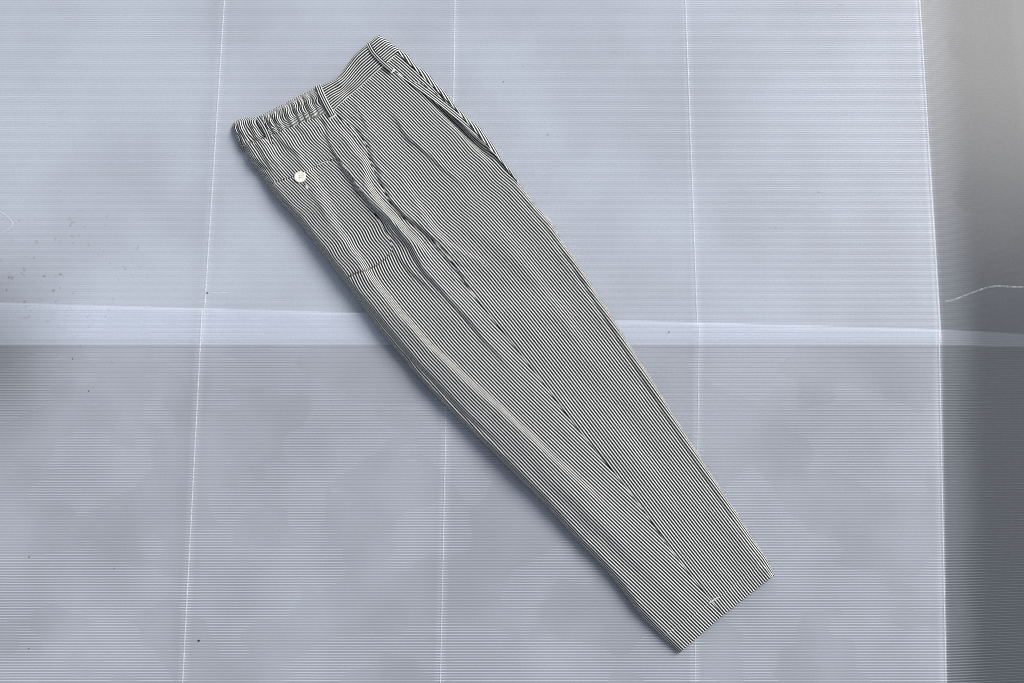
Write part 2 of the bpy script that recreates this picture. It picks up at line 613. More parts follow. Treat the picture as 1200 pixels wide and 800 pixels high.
# ------------------------------------------------------------------ trousers: outlines (photo places)
Lp = [(285, 172), (289, 184), (296, 194), (303, 200), (305, 206), (315, 219), (325, 233), (342, 251), (355, 267), (372, 290),
      (390, 313), (404, 331), (425, 360), (447, 390), (475, 423), (490, 441), (508, 461), (540, 493), (568, 520), (590, 542),
      (608, 560), (637, 589), (660, 614), (683, 640), (700, 657), (713, 671), (728, 690), (742, 709), (752, 722), (773, 743), (796, 764)]
Rp = [(469, 59), (476, 63), (485, 75), (500, 86), (510, 97), (523, 111), (541, 133), (557, 146), (572, 162), (590, 190),
      (606, 211), (628, 241), (647, 261), (657, 280), (679, 310), (696, 338), (719, 373), (748, 420), (767, 449), (786, 480),
      (811, 520), (837, 560), (865, 602), (885, 635), (900, 655), (907, 673)]
Mp = [(391, 130), (400, 140), (410, 147), (421, 156), (430, 172), (434, 190), (441, 206), (450, 222), (458, 239), (470, 252),
      (484, 264), (500, 276), (516, 288), (527, 302), (540, 324), (550, 339), (560, 353), (576, 372), (590, 390), (605, 408),
      (622, 430), (634, 445), (645, 460), (662, 483), (690, 518), (711, 543), (735, 572), (756, 600), (768, 618), (783, 639),
      (802, 664), (821, 688), (836, 706), (847, 720)]
NR = 820
Lc = soften(resample(Lp, NR), 3, 2)
Rc = soften(resample(Rp, NR), 3, 2)
Mc = soften(resample(Mp, NR), 5, 2)

# stripe run (dy/dx in the photo) measured at places on each panel
back_s = [(295, 185, 1.6), (300, 182, 1.5), (350, 240, 1.38), (345, 195, 1.35), (390, 220, 1.2), (380, 290, 1.31), (440, 270, 1.15),
          (425, 345, 1.33), (480, 350, 1.1), (500, 420, 1.07), (540, 410, 1.03), (540, 480, 1.0), (500, 450, 1.02), (630, 480, 0.92),
          (590, 510, 1.0), (640, 590, 1.03), (700, 575, 1.0), (755, 715, 1.03), (790, 700, 0.98), (800, 740, 0.93), (810, 690, 0.92),
          (540, 385, 1.0), (560, 365, 0.88), (530, 345, 0.88), (510, 300, 1.0), (397, 180, 1.6), (425, 185, 1.3), (700, 545, 0.95),
          (470, 280, 1.1), (760, 640, 0.95), (660, 620, 1.05)]
front_s = [(460, 100, 0.8), (440, 112, 0.72), (410, 142, 0.9), (435, 130, 0.85), (455, 170, 1.15), (480, 140, 0.72), (520, 170, 0.87),
           (480, 195, 1.2), (585, 200, 1.0), (500, 235, 1.25), (600, 290, 1.14), (555, 315, 1.35), (580, 370, 1.42), (625, 350, 1.3),
           (650, 270, 1.25), (710, 380, 1.2), (665, 480, 1.42), (740, 440, 1.32), (790, 520, 1.32), (820, 530, 1.42), (835, 640, 1.3),
           (800, 610, 1.35), (860, 690, 1.08), (880, 670, 1.1), (780, 600, 1.38), (720, 530, 1.4), (690, 360, 1.24), (560, 230, 1.05)]
PW = 0.00365


def pitch_px(y):
    return 2.78 + (y - 80) * 0.00048


def terms(x, y, deg):
    return [(x ** i) * (y ** j) for i in range(deg + 1) for j in range(deg + 1 - i) if i + j > 0]


def fit_phase(samples, deg=3):
    ex = [(i, j) for i in range(deg + 1) for j in range(deg + 1 - i) if i + j > 0]
    A = []; B = []
    for x, y, mslope in samples:
        X = (x - 580) / 300; Y = (y - 400) / 300
        nrm = math.hypot(mslope, 1); g_ = np.array([mslope, -1]) / nrm / pitch_px(y)
        A.append([(i * X ** (i - 1) * Y ** j if i else 0) / 300 for i, j in ex]); B.append(g_[0])
        A.append([(j * X ** i * Y ** (j - 1) if j else 0) / 300 for i, j in ex]); B.append(g_[1])
    A = np.array(A); B = np.array(B)
    lam = 1e-5
    reg = np.diag([lam * (i + j) ** 3 for i, j in ex])
    c = np.linalg.solve(A.T @ A + reg, A.T @ B)
    return lambda x, y: sum(ck * ((x - 580) / 300) ** i * ((y - 400) / 300) ** j for ck, (i, j) in zip(c, ex))


ph_back = fit_phase(back_s)
ph_front = fit_phase(front_s)

# ------------------------------------------------------------------ trousers: relief
MM = 0.001
# (line, high side, steepness width px, reach px, heights mm along the line)
FOLDS = [
    # tuck of cloth lying over the seat pocket: sharp fall to the lower left
    ([(376, 146), (383, 165), (400, 195), (418, 220), (432, 236), (446, 254), (458, 272)], 'R', 3.5, 26, [0.5, 3.6, 5.6, 7.0, 7.5, 6, 2]),
    ([(428, 230), (445, 248), (462, 268), (480, 290), (495, 318), (520, 345), (545, 372), (566, 398), (590, 424), (612, 448)], 'R', 5.5, 24,
     [0.5, 3, 6, 6.5, 6, 5, 4.0, 3.2, 2, 0]),
    ([(455, 285), (462, 296), (480, 318), (505, 342), (530, 365)], 'R', 5, 20, [0, 3.0, 3.5, 2, 0]),
    # other side of the tuck, pale, falling to the side seam
    ([(394, 142), (408, 160), (420, 178), (430, 192), (432, 214), (442, 232), (458, 252), (478, 272), (498, 292), (512, 306)], 'L', 8, 20,
     [0, 4.5, 5.5, 6.5, 7, 8, 8, 7, 4, 0]),
    # front rising again beyond the seam
    ([(410, 142), (420, 154), (432, 172), (437, 192), (446, 212), (458, 236), (470, 250), (488, 264), (505, 280), (522, 300), (540, 324), (552, 340)], 'R', 4.5, 24,
     [0, 2.2, 1.8, 3.6, 2.6, 4.4, 4, 3.6, 3.6, 3.6, 2.2, 0]),
    # pleat
    ([(455, 128), (463, 140), (470, 154), (482, 167), (500, 181), (518, 198), (532, 210), (548, 226)], 'R', 4.5, 26, [0, 2.2, 3.2, 3.4, 3, 2.6, 1.6, 0]),
    ([(410, 118), (420, 132), (428, 148), (434, 160)], 'R', 4, 14, [0, 1.6, 1.8, 0]),
    # pale ridge on the front
    ([(470, 200), (484, 226), (500, 254), (512, 272), (526, 285), (545, 295), (562, 303), (576, 316)], 'L', 6, 22, [0, 2.0, 2.4, 3.2, 3.8, 3.6, 2.8, 0]),
    ([(540, 262), (556, 278), (580, 294), (606, 316), (630, 345)], 'R', 16, 26, [0, 2.4, 2.8, 2.2, 0]),
    # long pressed ridge down the back panel, pale side to the upper right
    ([(352, 184), (366, 214), (381, 240), (398, 268), (417, 296), (434, 322), (462, 358), (500, 400), (540, 438), (580, 472), (620, 508), (660, 545), (700, 580), (740, 615)], 'L', 9, 40,
     [0, 2.5, 5, 7.5, 8.5, 8.5, 8.5, 8.5, 8.5, 8.0, 7.0, 4.5, 2.0, 0]),
    ([(640, 560), (690, 610), (740, 660), (780, 700), (805, 730)], 'R', 14, 30, [0, 1.8, 2.2, 1.5, 0]),
    ([(560, 490), (610, 535), (665, 585), (720, 640), (760, 690)], 'R', 18, 30, [0, 2.2, 2.8, 2.0, 0]),
    ([(600, 560), (650, 600), (700, 648)], 'L', 9, 26, [0, 2.0, 0]),
    # front, long shallow fall along the right border
    ([(610, 250), (660, 310), (705, 370), (745, 430), (790, 500), (830, 560), (868, 620)], 'R', 20, 30, [0, 2.2, 3.2, 3.6, 3.6, 2.8, 0]),
    ([(580, 260), (620, 310), (665, 370), (705, 440)], 'L', 12, 34, [0, 2.2, 2.2, 0]),
    ([(690, 440), (730, 500), (770, 560), (810, 620)], 'L', 14, 34, [0, 1.2, 1.4, 0]),
    ([(850, 590), (868, 620), (884, 644), (897, 664)], 'L', 5, 18, [0, 2.2, 3.2, 2.5]),
    # gathers under the elastic
    ([(300, 170), (312, 190), (322, 206)], 'R', 4, 12, [2, 3.2, 0]),
    ([(309, 166), (324, 186), (336, 206)], 'L', 5, 14, [1.5, 3.0, 0]),
    ([(325, 160), (334, 172), (347, 180), (360, 200)], 'R', 6, 16, [1, 3.0, 2.5, 0]),
    ([(340, 160), (352, 182), (368, 206), (384, 232), (396, 260)], 'L', 7, 20, [0, 3.2, 3, 2.4, 0]),
    ([(360, 225), (374, 240), (384, 262)], 'R', 5, 18, [0, 2.4, 0]),
]
# grooves: (line, width px, depths mm)
GROOVES = [
    ([(312, 208), (322, 228), (345, 256), (370, 291), (400, 330), (425, 352), (450, 384), (480, 420), (510, 452), (545, 488), (575, 514), (600, 538)], 5,
     [0, 0.5, 0.8, 0.8, 1.0, 4.5, 5.5, 5.5, 5.5, 5, 3, 0]),
    ([(497, 113), (512, 124), (524, 135), (538, 149), (553, 165), (566, 178), (580, 192)], 4.2, [0.5, 4, 8, 8.5, 7, 5, 0]),
    ([(584, 196), (600, 218), (625, 250), (645, 275), (675, 320), (715, 385), (755, 450), (790, 505), (830, 568), (860, 612), (893, 662)], 3.0,
     [0.5, 1.0, 1.6, 2.2, 1.6, 1.4, 1.2, 1.0, 1.0, 1.6, 1.8]),
    ([(300, 190), (308, 198), (318, 203)], 4, [2.5, 3.0, 0]),
    ([(303, 203), (309, 206), (318, 208)], 3, [2.5, 2.0, 0]),
    ([(376, 142), (380, 150), (384, 160)], 3, [3, 3, 0]),
    ([(430, 166), (433, 176)], 3, [2, 0.0]),
    ([(436, 190), (442, 200), (446, 207)], 3, [0.5, 3.5, 0]),
    ([(403, 328), (415, 321), (428, 317.5), (440, 312), (452, 303.5), (459, 295)], 1.5, [1.5, 1.5, 1.5, 1.5, 1.5]),
    ([(314, 219), (324, 214), (338, 210), (352, 206), (368, 198), (382, 190.5), (397, 187.5)], 1.5, [1.6, 1.6, 1.2, 0.4, 1.2, 1.6, 1.6]),
    (Mp, 2.2, [0.3, 0.5, 0.8, 0.8, 0.7, 0.7, 0.7, 0.7, 0.7]),
]


def edge_round(d, r):
    q = np.clip(d / r, 0, 1)
    return np.sqrt(np.clip(1 - (1 - q) ** 2, 0, 1))


Ls, Rs = Lc[::12], Rc[::12]
Lext = np.vstack([Lc[0] + (Lc[0] - Lc[12]) * 3, Ls, Lc[-1], Lc[-1] + (Lc[-1] - Lc[-12]) * 2])
Rext = np.vstack([Rc[0] + (Rc[0] - Rc[12]) * 3, Rs, Rc[-1], Rc[-1] + (Rc[-1] - Rc[-12]) * 2])


Mext = Mc[::12]
WAIST = [(280, 176), (391, 131), (470, 60)]
HEML = [(776, 746), (800, 729), (832, 705.5), (860, 686), (893, 658)]


def relief(X, Y):
    """height of the cloth above the sheet, metres"""
    dl, sl = polydist(Lext, X, Y)
    dr, sr = polydist(Rext, X, Y)
    dr = -dr
    s = sl
    TL = np.interp(s, [0, 0.25, 0.6, 0.9, 1], [15, 19, 20, 15, 8])
    TR = np.interp(s, [0, 0.25, 0.6, 0.9, 1], [9, 8.0, 7.5, 7, 6.0])
    hl = edge_round(np.maximum(dl, 0), 9.0)
    hr = edge_round(np.maximum(dr, 0), 7.0)
    f = smooth(dl / (np.abs(dl) + np.abs(dr) + 1e-6))
    h = (TL * (1 - f) + TR * f) * hl * hr
    fold = np.zeros(X.shape)
    for line, side, wd, reach, A in FOLDS:
        d, sp_ = polydist(line, X, Y)
        d = d + 0.9 * vnoise(71, X, Y, 16) + 0.3 * vnoise(72, X, Y, 6)
        if side == 'L':
            d = -d
        amp = np.interp(sp_, np.linspace(0, 1, len(A)), A)
        wv = wd * 1.15
        fold += amp * smooth((d + wv / 2) / wv) * np.exp(-np.maximum(d - wv / 2, 0) / reach * 1.2)
    for line, wd, A in GROOVES:
        d, sp_ = polydist(line, X, Y)
        amp = np.interp(sp_, np.linspace(0, 1, len(A)), A)
        fold -= amp * np.exp(-(d / wd) ** 2 * 1.6)
    # leg-wise slow waves
    q = (X + Y) / 1.414; r = (X - Y) / 1.414
    fold += 1.0 * vnoise(3, r + 900, q * 0.28 + 60, 26) + 0.40 * vnoise(5, r + 900, q * 0.45 + 90, 11)
    fold += 0.12 * vnoise(9, X, Y, 5.0)
    dm, sm = polydist(Mext, X, Y)
    seam = np.exp(-(dm / 13.0) ** 2) * np.interp(sm, [0, 0.03, 0.30, 0.42, 1], [1.0, 1.5, 1.5, 0.25, 0.18])
    fold += seam * (vnoise(41, r * 1.3 + 800, q * 0.8 + 40, 7.5) + 0.5 * vnoise(43, r + 700, q + 70, 4.5))
    dw, _ = polydist(WAIST, X, Y)
    gat = np.exp(-(np.abs(dw) / 26.0) ** 1.5) * np.where(X < 392, 1.5, 0.45)
    fold += gat * (vnoise(51, r * 1.5 + 600, q * 0.35 + 30, 8) + 0.4 * vnoise(52, r + 600, q * 0.7 + 30, 5))
    rim_l = np.exp(-(dl / 10.0) ** 2)
    fold += 0.9 * rim_l * vnoise(61, X, Y, 9)
    dh, _ = polydist(HEML, X, Y)
    fold -= 0.5 * np.exp(-(dh / 1.8) ** 2)
    em = edge_round(np.maximum(dl, 0), 7) * edge_round(np.maximum(dr, 0), 5)
    h = h + fold * em
    return np.maximum(h, 0.6 + 0.0 * h) * MM + 0.0012


def base_z(Y):
    return np.where(Y > 372, 0.0006, -0.0047 * smooth((372 - Y) / 40) + 0.0006)


def cloth_grid(name, left, right, nc, phase, lift, parent, anchor='right', skirt=(False, False), ends=True, gain=1.0):
    """cloth between two dense lines, following relief(); phase counts stripes and grows with true cloth length"""
    tt = np.linspace(0, 1, nc)
    X = left[:, None, 0] * (1 - tt) + right[:, None, 0] * tt
    Y = left[:, None, 1] * (1 - tt) + right[:, None, 1] * tt
    Z = relief(X, Y) + lift + base_z(Y)
    P = at(X, Y, Z); P0 = at(X, Y, 0.006)
    d3 = np.linalg.norm(np.diff(P, axis=1), axis=2)
    d0 = np.linalg.norm(np.diff(P0, axis=1), axis=2)
    ex = np.c_[np.zeros(len(X)), np.cumsum(np.maximum(d3 - d0, 0), axis=1)] / PW * 0.9 * gain
    if anchor == 'right':
        ex = ex - ex[:, -1:]
    # even the extra length a little along the leg
    ker = np.hanning(35)[1:-1]; ker /= ker.sum()
    exs = np.apply_along_axis(lambda v: np.convolve(np.pad(v, 16, mode='edge'), ker, 'valid'), 0, ex)
    ph = phase(X, Y) + exs
    if skirt[0]:
        X2 = np.c_[X[:, :1], X]; Y2 = np.c_[Y[:, :1], Y]; Z2 = np.c_[Z[:, :1] - skirt[0], Z]
        P = at(X2, Y2, Z2); P[:, 0] = P[:, 1] - np.array([0, 0, skirt[0]])
        ph = np.c_[ph[:, :1], ph]
    nr, ncc = ph.shape
    uvs = np.c_[np.zeros(nr * ncc), ph.ravel()]
    o = mesh(name, P.reshape(-1, 3), gridfaces(nr, ncc), CLOTH, parent, uv=uvs)
    return o, (X, Y, Z, exs)


tr_base = at(590, 400, 0)
trousers = empty("trousers", (float(tr_base[0]), float(tr_base[1]), 0.0))
trousers['label'] = "pair of black and white hickory striped trousers folded lengthwise, lying diagonally on the plastic sheets"
trousers['category'] = "trousers"

# waist end runs a little under the waistband
Lb = Lc.copy(); Mb = Mc.copy(); Rb = Rc.copy()
# back panel continues a few pixels under the front
dirM = np.gradient(Mc, axis=0); dirM /= np.linalg.norm(dirM, axis=1)[:, None]
nM = np.c_[-dirM[:, 1] * -1, dirM[:, 0] * -1]      # to the upper right
Mover = Mc + nM * 2.5
back, gb = cloth_grid("back_panel", Lb, Mover, 165, ph_back, 0.0, trousers, 'right', gain=1.9)
front, gf = cloth_grid("front_panel", Mb, Rb, 165, ph_front, 0.0006, trousers, 'left', skirt=(0.0006, False), gain=1.35)


def sub_panel(name, grid, poly, lift, dphase, phase, parent):
    X, Y, Z, exs = grid
    nr, nc = X.shape
    F = gridfaces(nr, nc)
    cx = X.ravel()[F].mean(1); cy = Y.ravel()[F].mean(1)
    F = F[inside(poly, cx, cy)]
    used, inv = np.unique(F, return_inverse=True)
    F = inv.reshape(F.shape)
    x = X.ravel()[used]; y = Y.ravel()[used]; z = Z.ravel()[used] + lift
    P = at(x, y, z)
    ph = phase(x, y) + exs.ravel()[used] + dphase
    return mesh(name, P, F, CLOTH, parent, uv=np.c_[np.zeros(len(ph)), ph])


POCKET = [(312, 219), (322, 213), (338, 209), (352, 204), (368, 197), (382, 189), (397, 186), (410, 205), (428, 232), (444, 258), (457, 280),
          (460, 293), (452, 303), (440, 311.5), (428, 317), (415, 320), (403, 328), (395, 322), (350, 262), (318, 227)]
pocket = sub_panel("back_pocket", gb, POCKET, 0.0010, 0.5, ph_back, trousers)
HEM_B = [(774, 748), (800, 729), (816, 717.5), (832, 705.5), (836, 703), (852, 722), (830, 745), (797, 772), (770, 748)]
HEM_F = [(834, 704), (846, 696.5), (860, 686), (876, 673), (893, 658), (900, 650), (915, 675), (880, 705), (848, 727), (838, 712)]
sub_panel("hem", gb, HEM_B, 0.0003, 0.12, ph_back, trousers)
sub_panel("hem", (gf[0], gf[1], gf[2], gf[3]), HEM_F, 0.0003, 0.12, ph_front, trousers)
# small flap of seat cloth between elastic and pocket mouth (pocket welt)
WELT = [(331, 203), (352, 196), (368, 188), (384, 182), (396, 186), (382, 190), (368, 198), (352, 205), (338, 210), (326, 213)]

# ---- front pocket facing and the folded border of the front
Sline = [(447, 79), (462, 84.5), (478, 96), (490, 105), (505, 115.5), (520, 127), (545, 149), (568, 169), (585, 187), (597, 201), (607, 213)]
Vline = [(466, 60.5), (474, 68), (484, 78), (497, 91), (510, 103), (525, 118), (541, 135), (555, 150.5), (569, 167), (581, 180.5), (596, 200), (606.5, 212)]
R2 = [(469, 59), (476, 63), (485, 75), (500, 86), (510, 97), (523, 111), (541, 133), (557, 146), (572, 162), (590, 190), (606, 210.5)]
NF = 220
Sc = soften(resample(Sline, NF), 4, 2); Vc = soften(resample(Vline, NF), 4, 2); R2c = soften(resample(R2, NF), 4, 2)
# light scallops where the border cloth bunches
bun = 1.1 * np.sin(np.linspace(0, 7.0 * math.pi, NF)) ** 2
R2c = R2c + np.c_[bun * 0.7, -bun * 0.7]


def flat_phase(mslope_a, mslope_b, pitch, x0=440, x1=606, off=0.0):
    def f(X, Y):
        ang = np.interp(X, [x0, x1], [math.atan(mslope_a), math.atan(mslope_b)])
        cx, cy = 530.0, 130.0
        return ((X - cx) * np.sin(ang) - (Y - cy) * np.cos(ang)) / pitch + off
    return f


def strip(name, A, B, nc, zfun, phase, parent, drop_left=0.0, drop_right=0.0, extra=1.0):
    tt = np.linspace(0, 1, nc)
    X = A[:, None, 0] * (1 - tt) + B[:, None, 0] * tt
    Y = A[:, None, 1] * (1 - tt) + B[:, None, 1] * tt
    T = np.broadcast_to(tt, X.shape)
    S = np.broadcast_to(np.linspace(0, 1, len(A))[:, None], X.shape)
    Z = zfun(X, Y, S, T)
    P = at(X, Y, Z)
    ph = phase(X, Y) if phase.__code__.co_argcount == 2 else phase(X, Y, S, T)
    d3 = np.linalg.norm(np.diff(P, axis=1), axis=2); d0 = np.linalg.norm(np.diff(at(X, Y, 0.008), axis=1), axis=2)
    ph = ph + np.c_[np.zeros(len(X)), np.cumsum(np.maximum(d3 - d0, 0), axis=1)] / PW * extra
    if drop_left:
        P = np.concatenate([P[:, :1] - np.array([0, 0, drop_left]), P], 1); ph = np.c_[ph[:, :1], ph]
    if drop_right:
        P = np.concatenate([P, P[:, -1:] - np.array([0, 0, drop_right])], 1); ph = np.c_[ph, ph[:, -1:]]
    nr, ncc = ph.shape
    return mesh(name, P.reshape(-1, 3), gridfaces(nr, ncc), CLOTH, parent, uv=np.c_[np.zeros(nr * ncc), ph.ravel()])


def z_facing(X, Y, S, T):
    bulge = np.interp(S, [0, 0.12, 0.35, 0.6, 0.85, 1], [1.2, 1.6, 3.2, 3.6, 2.2, 0.6])
    z = 0.0085 + bulge * MM * (1 - 0.45 * T) - 0.0012 * T
    z = z + 0.0010 * np.exp(-(T / 0.12) ** 2)
    z = z + 0.0004 * vnoise(12, X, Y, 12) + base_z(Y)
    return z


def z_rim(X, Y, S, T):
    k = 0.0104 + 0.0008 * np.sin(S * 22) + 0.0006 * vnoise(21, X, Y, 7)
    k = np.interp(S, [0, 0.8, 1], [1, 1, 0.8]) * k
    return k * np.sqrt(np.clip(1 - (0.999 * T) ** 2, 0, 1)) * 1.0 + 0.0006 + base_z(Y)


facing = strip("pocket_facing", Sc, Vc, 34, z_facing, flat_phase(0.72, 0.86, 2.62, off=0.2), trousers, drop_left=0.0016)
rimp = strip("folded_edge", Vc + np.c_[-0.6 * np.ones(NF), 0.6 * np.ones(NF)], R2c, 16, z_rim, flat_phase(1.75, 1.95, 3.3), trousers, extra=0.35)

# ---- waistband, plain front half
WT = [(372.5, 102), (382, 97.5), (393, 93), (400, 86), (407, 76), (415, 65), (429, 53), (436, 47), (444, 41)]
WB = [(390, 131), (394, 127), (402, 120), (410, 113), (422, 102), (436, 89), (449, 77.5), (458, 69.5), (470, 60)]
NW = 130
WTc = soften(resample(WT, NW), 4, 2); WBc = soften(resample(WB, NW), 3, 1)


def z_band(X, Y, S, T):
    h = 0.0128 - 0.0022 * S
    h = h * np.sqrt(np.clip(1 - (1 - np.clip(T / 0.12, 0, 1)) ** 2, 0.03, 1))
    h = h + 0.0016 * np.exp(-((S - 0.25) / 0.05) ** 2) * np.sin(T * 5 + 0.5) + 0.0010 * np.sin(S * 9 + T * 2)
    h = h + 0.0005 * vnoise(17, X, Y, 9)
    endr = np.sqrt(np.clip(1 - (1 - np.clip((1 - S) / 0.045, 0, 1)) ** 2, 0.05, 1))
    return h * endr + base_z(Y) + 0.0006


def ph_band(X, Y, S, T):
    wv = 0.35 * np.exp(-((S - 0.22) / 0.07) ** 2) * np.sin(T * 9) + 0.15 * vnoise(8, X, Y, 14)
    return T * 11.4 + wv


band = strip("waistband", WTc, WBc, 44, z_band, ph_band, trousers, drop_right=0.0015, extra=0.3)
# turned end cap of the waistband at the fold
# ---- elasticated half
ET = [(271, 148), (273.5, 144), (278, 141.5), (284, 139), (290, 138), (298, 138.5), (305, 137), (311, 133.5), (318, 129.5), (327, 125), (340, 118), (350, 113), (360, 108), (368, 104), (376, 100)]
EB = [(282, 174), (288, 171.5), (297, 168), (304, 165), (310, 162.5), (319, 160), (327, 158), (335, 155), (345, 150), (355, 146), (365, 142.5), (376, 139), (392, 136)]
NE = 260
ETc = soften(resample(ET, NE), 4, 2); EBc = soften(resample(EB, NE), 4, 2)
wob_ = 0.55 * np.sin(np.linspace(0, 1, NE) * 46) + 0.35 * np.sin(np.linspace(0, 1, NE) * 83 + 1)
ETc = ETc + np.c_[wob_ * 0.3, wob_ * 0.7]
EBc = EBc + np.c_[-wob_ * 0.2, -wob_ * 0.6]


def gathers(S, T):
    q = S * 23 + 0.35 * T * np.sin(S * 11) + 0.6 * np.sin(S * 17)
    a = 0.5 + 0.5 * np.sin(S * 31 + 2)
    g = np.sin(q * 2 * math.pi * 0.48) * (0.7 + 0.5 * a) + 0.45 * np.sin(q * 2 * math.pi * 1.07 + 1.3 + 0.6 * T)
    return g


def z_elastic(X, Y, S, T):
    h = 0.0132 * np.sqrt(np.clip(1 - (1 - np.clip(T / 0.20, 0, 1)) ** 2, 0.03, 1))
    left = np.sqrt(np.clip(1 - (1 - np.clip(S / 0.07, 0, 1)) ** 2, 0.05, 1))
    gx = gathers(S, T) * 0.0016
    gx = gx * (0.55 + 0.6 * np.sin(math.pi * np.clip(T, 0, 1))) * np.clip(T / 0.1, 0.3, 1)
    mid = -0.0009 * np.exp(-((T - 0.48) / 0.08) ** 2)
    seam = -0.0022 * np.clip((T - 0.86) / 0.14, 0, 1)
    return (h + gx + mid + seam) * left + base_z(Y) + 0.0006


def elastic_mesh():
    nc = 56
    tt = np.linspace(0, 1, nc)
    A, B = ETc, EBc
    X = A[:, None, 0] * (1 - tt) + B[:, None, 0] * tt
    Y = A[:, None, 1] * (1 - tt) + B[:, None, 1] * tt
    T = np.broadcast_to(tt, X.shape); S = np.broadcast_to(np.linspace(0, 1, NE)[:, None], X.shape)
    Z = z_elastic(X, Y, S, T)
    P = at(X, Y, Z)
    # stripes run across the band; cloth length grows along it
    d3 = np.linalg.norm(np.diff(P, axis=0), axis=2)
    d3 = np.r_[np.zeros((1, nc)), d3]
    cum = np.cumsum(d3, axis=0)
    ph = S * 42.5 - T * np.interp(S, [0, 0.2, 1], [0.1, 1.3, 1.5])
    flat = np.cumsum(np.r_[np.zeros((1, nc)), np.linalg.norm(np.diff(at(X, Y, 0.01), axis=0), axis=2)], axis=0)
    ph = ph + (cum - flat) / PW * 0.8 + 0.06 * gathers(S, T) * np.sin(T * 3) + 0.45 * vnoise(85, X, Y, 9)
    o = mesh("elastic_waistband", P.reshape(-1, 3), gridfaces(NE, nc), CLOTH, trousers, uv=np.c_[np.zeros(NE * nc), ph.ravel()])
    return o


elastic = elastic_mesh()

# ---- belt loops
def belt_loop(center, width, z0, z1, nstr, label=None):
    c = soften(resample(center, 40), 3, 2)
    T = np.gradient(c, axis=0); T /= np.linalg.norm(T, axis=1)[:, None]
    Nn = np.c_[T[:, 1], -T[:, 0]]
    wv = np.interp(np.linspace(0, 1, 40), [0, 0.15, 0.85, 1], [width * 1.05, width, width, width * 0.95])
    cols = np.array([-1, -0.97, -0.8, -0.4, 0, 0.4, 0.8, 0.97, 1.0])
    zz = np.array([-1.0, -0.25, 0, 0.12, 0.15, 0.12, 0, -0.25, -1.0]) * 0.0016
    s = np.linspace(0, 1, 40)
    zc = z0 * (1 - s) + z1 * s + 0.0018 * np.sin(math.pi * s) ** 0.7
    zc = zc - 0.006 * (1 - smooth(s / 0.10)) - 0.0028 * smooth((s - 0.93) / 0.07)
    X = c[:, None, 0] - Nn[:, None, 0] * cols * wv[:, None] / 2
    Y = c[:, None, 1] - Nn[:, None, 1] * cols * wv[:, None] / 2
    Z = zc[:, None] + zz + base_z(Y)
    ph = np.broadcast_to(cols * nstr / 2 + 0.25, X.shape)
    o = mesh("belt_loop", at(X, Y, Z).reshape(-1, 3), gridfaces(40, len(cols), True), CLOTH, trousers, uv=np.c_[np.zeros(X.size), ph.ravel()])
    return o, c, Nn, zc


def dash(a, b, z, r=0.0005, sag=0.0003):
    """short thread lying between two photo places"""
    n = 5; pts = []
    for i in range(n):
        u = i / (n - 1)
        p = at(a[0] * (1 - u) + b[0] * u, a[1] * (1 - u) + b[1] * u, z + sag * math.sin(math.pi * u))
        pts.append(p)
    P = np.array(pts)
    T = np.gradient(P, axis=0); T /= np.linalg.norm(T, axis=1)[:, None]
    S_ = np.cross(T, [0, 0, 1.0]); S_ /= np.linalg.norm(S_, axis=1)[:, None]
    W_ = np.cross(S_, T)
    V = []
    for k in range(5):
        an = 2 * math.pi * k / 5
        V.append(P + (S_ * math.cos(an) + W_ * math.sin(an)) * r)
    V = np.stack(V, 1).reshape(-1, 3)
    F = []
    for i in range(n - 1):
        for k in range(5):
            F.append((i * 5 + k, i * 5 + (k + 1) % 5, (i + 1) * 5 + (k + 1) % 5, (i + 1) * 5 + k))
    return V, F


def join_dashes(name, items, mat, parent, **kw):
    V = []; F = []; n = 0
    for a, b, z in items:
        v, f = dash(a, b, z, **kw)
        V.append(v); F += [tuple(i + n for i in q) for q in f]; n += len(v)
    return mesh(name, np.vstack(V), F, mat, parent)


for cl, wd, z0, z1, ns in (([(372.5, 100.5), (376, 110), (383, 124), (390.5, 137)], 8.0, 0.0138, 0.0160, 3.2),
                           ([(431.5, 50.5), (436, 60), (446, 71), (455, 78.5), (460.5, 84)], 5.0, 0.0135, 0.0148, 2.0),
                           ([(302, 137.5), (309, 148), (314, 158), (318.5, 171)], 5.2, 0.0155, 0.0160, 2.0)):
    o, c, Nn, zc = belt_loop(cl, wd, z0, z1, ns)
    e = c[-1]; nn = Nn[-1]; tg = np.array([-nn[1], nn[0]])
    items = []
    for k in range(5):
        off = (k - 2) * 0.55
        cx, cy = e[0] + tg[0] * (off - 0.6), e[1] + tg[1] * (off - 0.6)
        hw = wd / 2 + 0.4
        items.append(((cx - nn[0] * hw, cy - nn[1] * hw), (cx + nn[0] * hw, cy + nn[1] * hw), zc[-1] + 0.0008 + float(base_z(np.array(e[1])))))
    join_dashes("bar_tack", items, THREADW, o, r=0.00034)


def surf(x, y):
    x = np.array([float(x)]); y = np.array([float(y)])
    return float(relief(x, y)[0] + base_z(y)[0])


def stitch_run(line, name, mat, zf, step=2.6, ln=1.7, r=0.0003, sag=0.00025, amp=0.0):
    L = resample(line, 400)
    tot = np.hypot(*np.diff(L, axis=0).T).sum()
    k = int(tot / step); items = []
    for i in range(k):
        i0 = int(399 * (i * step) / tot); i1 = min(399, int(399 * (i * step + ln) / tot))
        a, b = L[i0], L[i1]
        items.append((tuple(a), tuple(b), zf((a[0] + b[0]) / 2, (a[1] + b[1]) / 2)))
    o = join_dashes(name, items, mat, trousers, r=r, sag=sag)
    return o


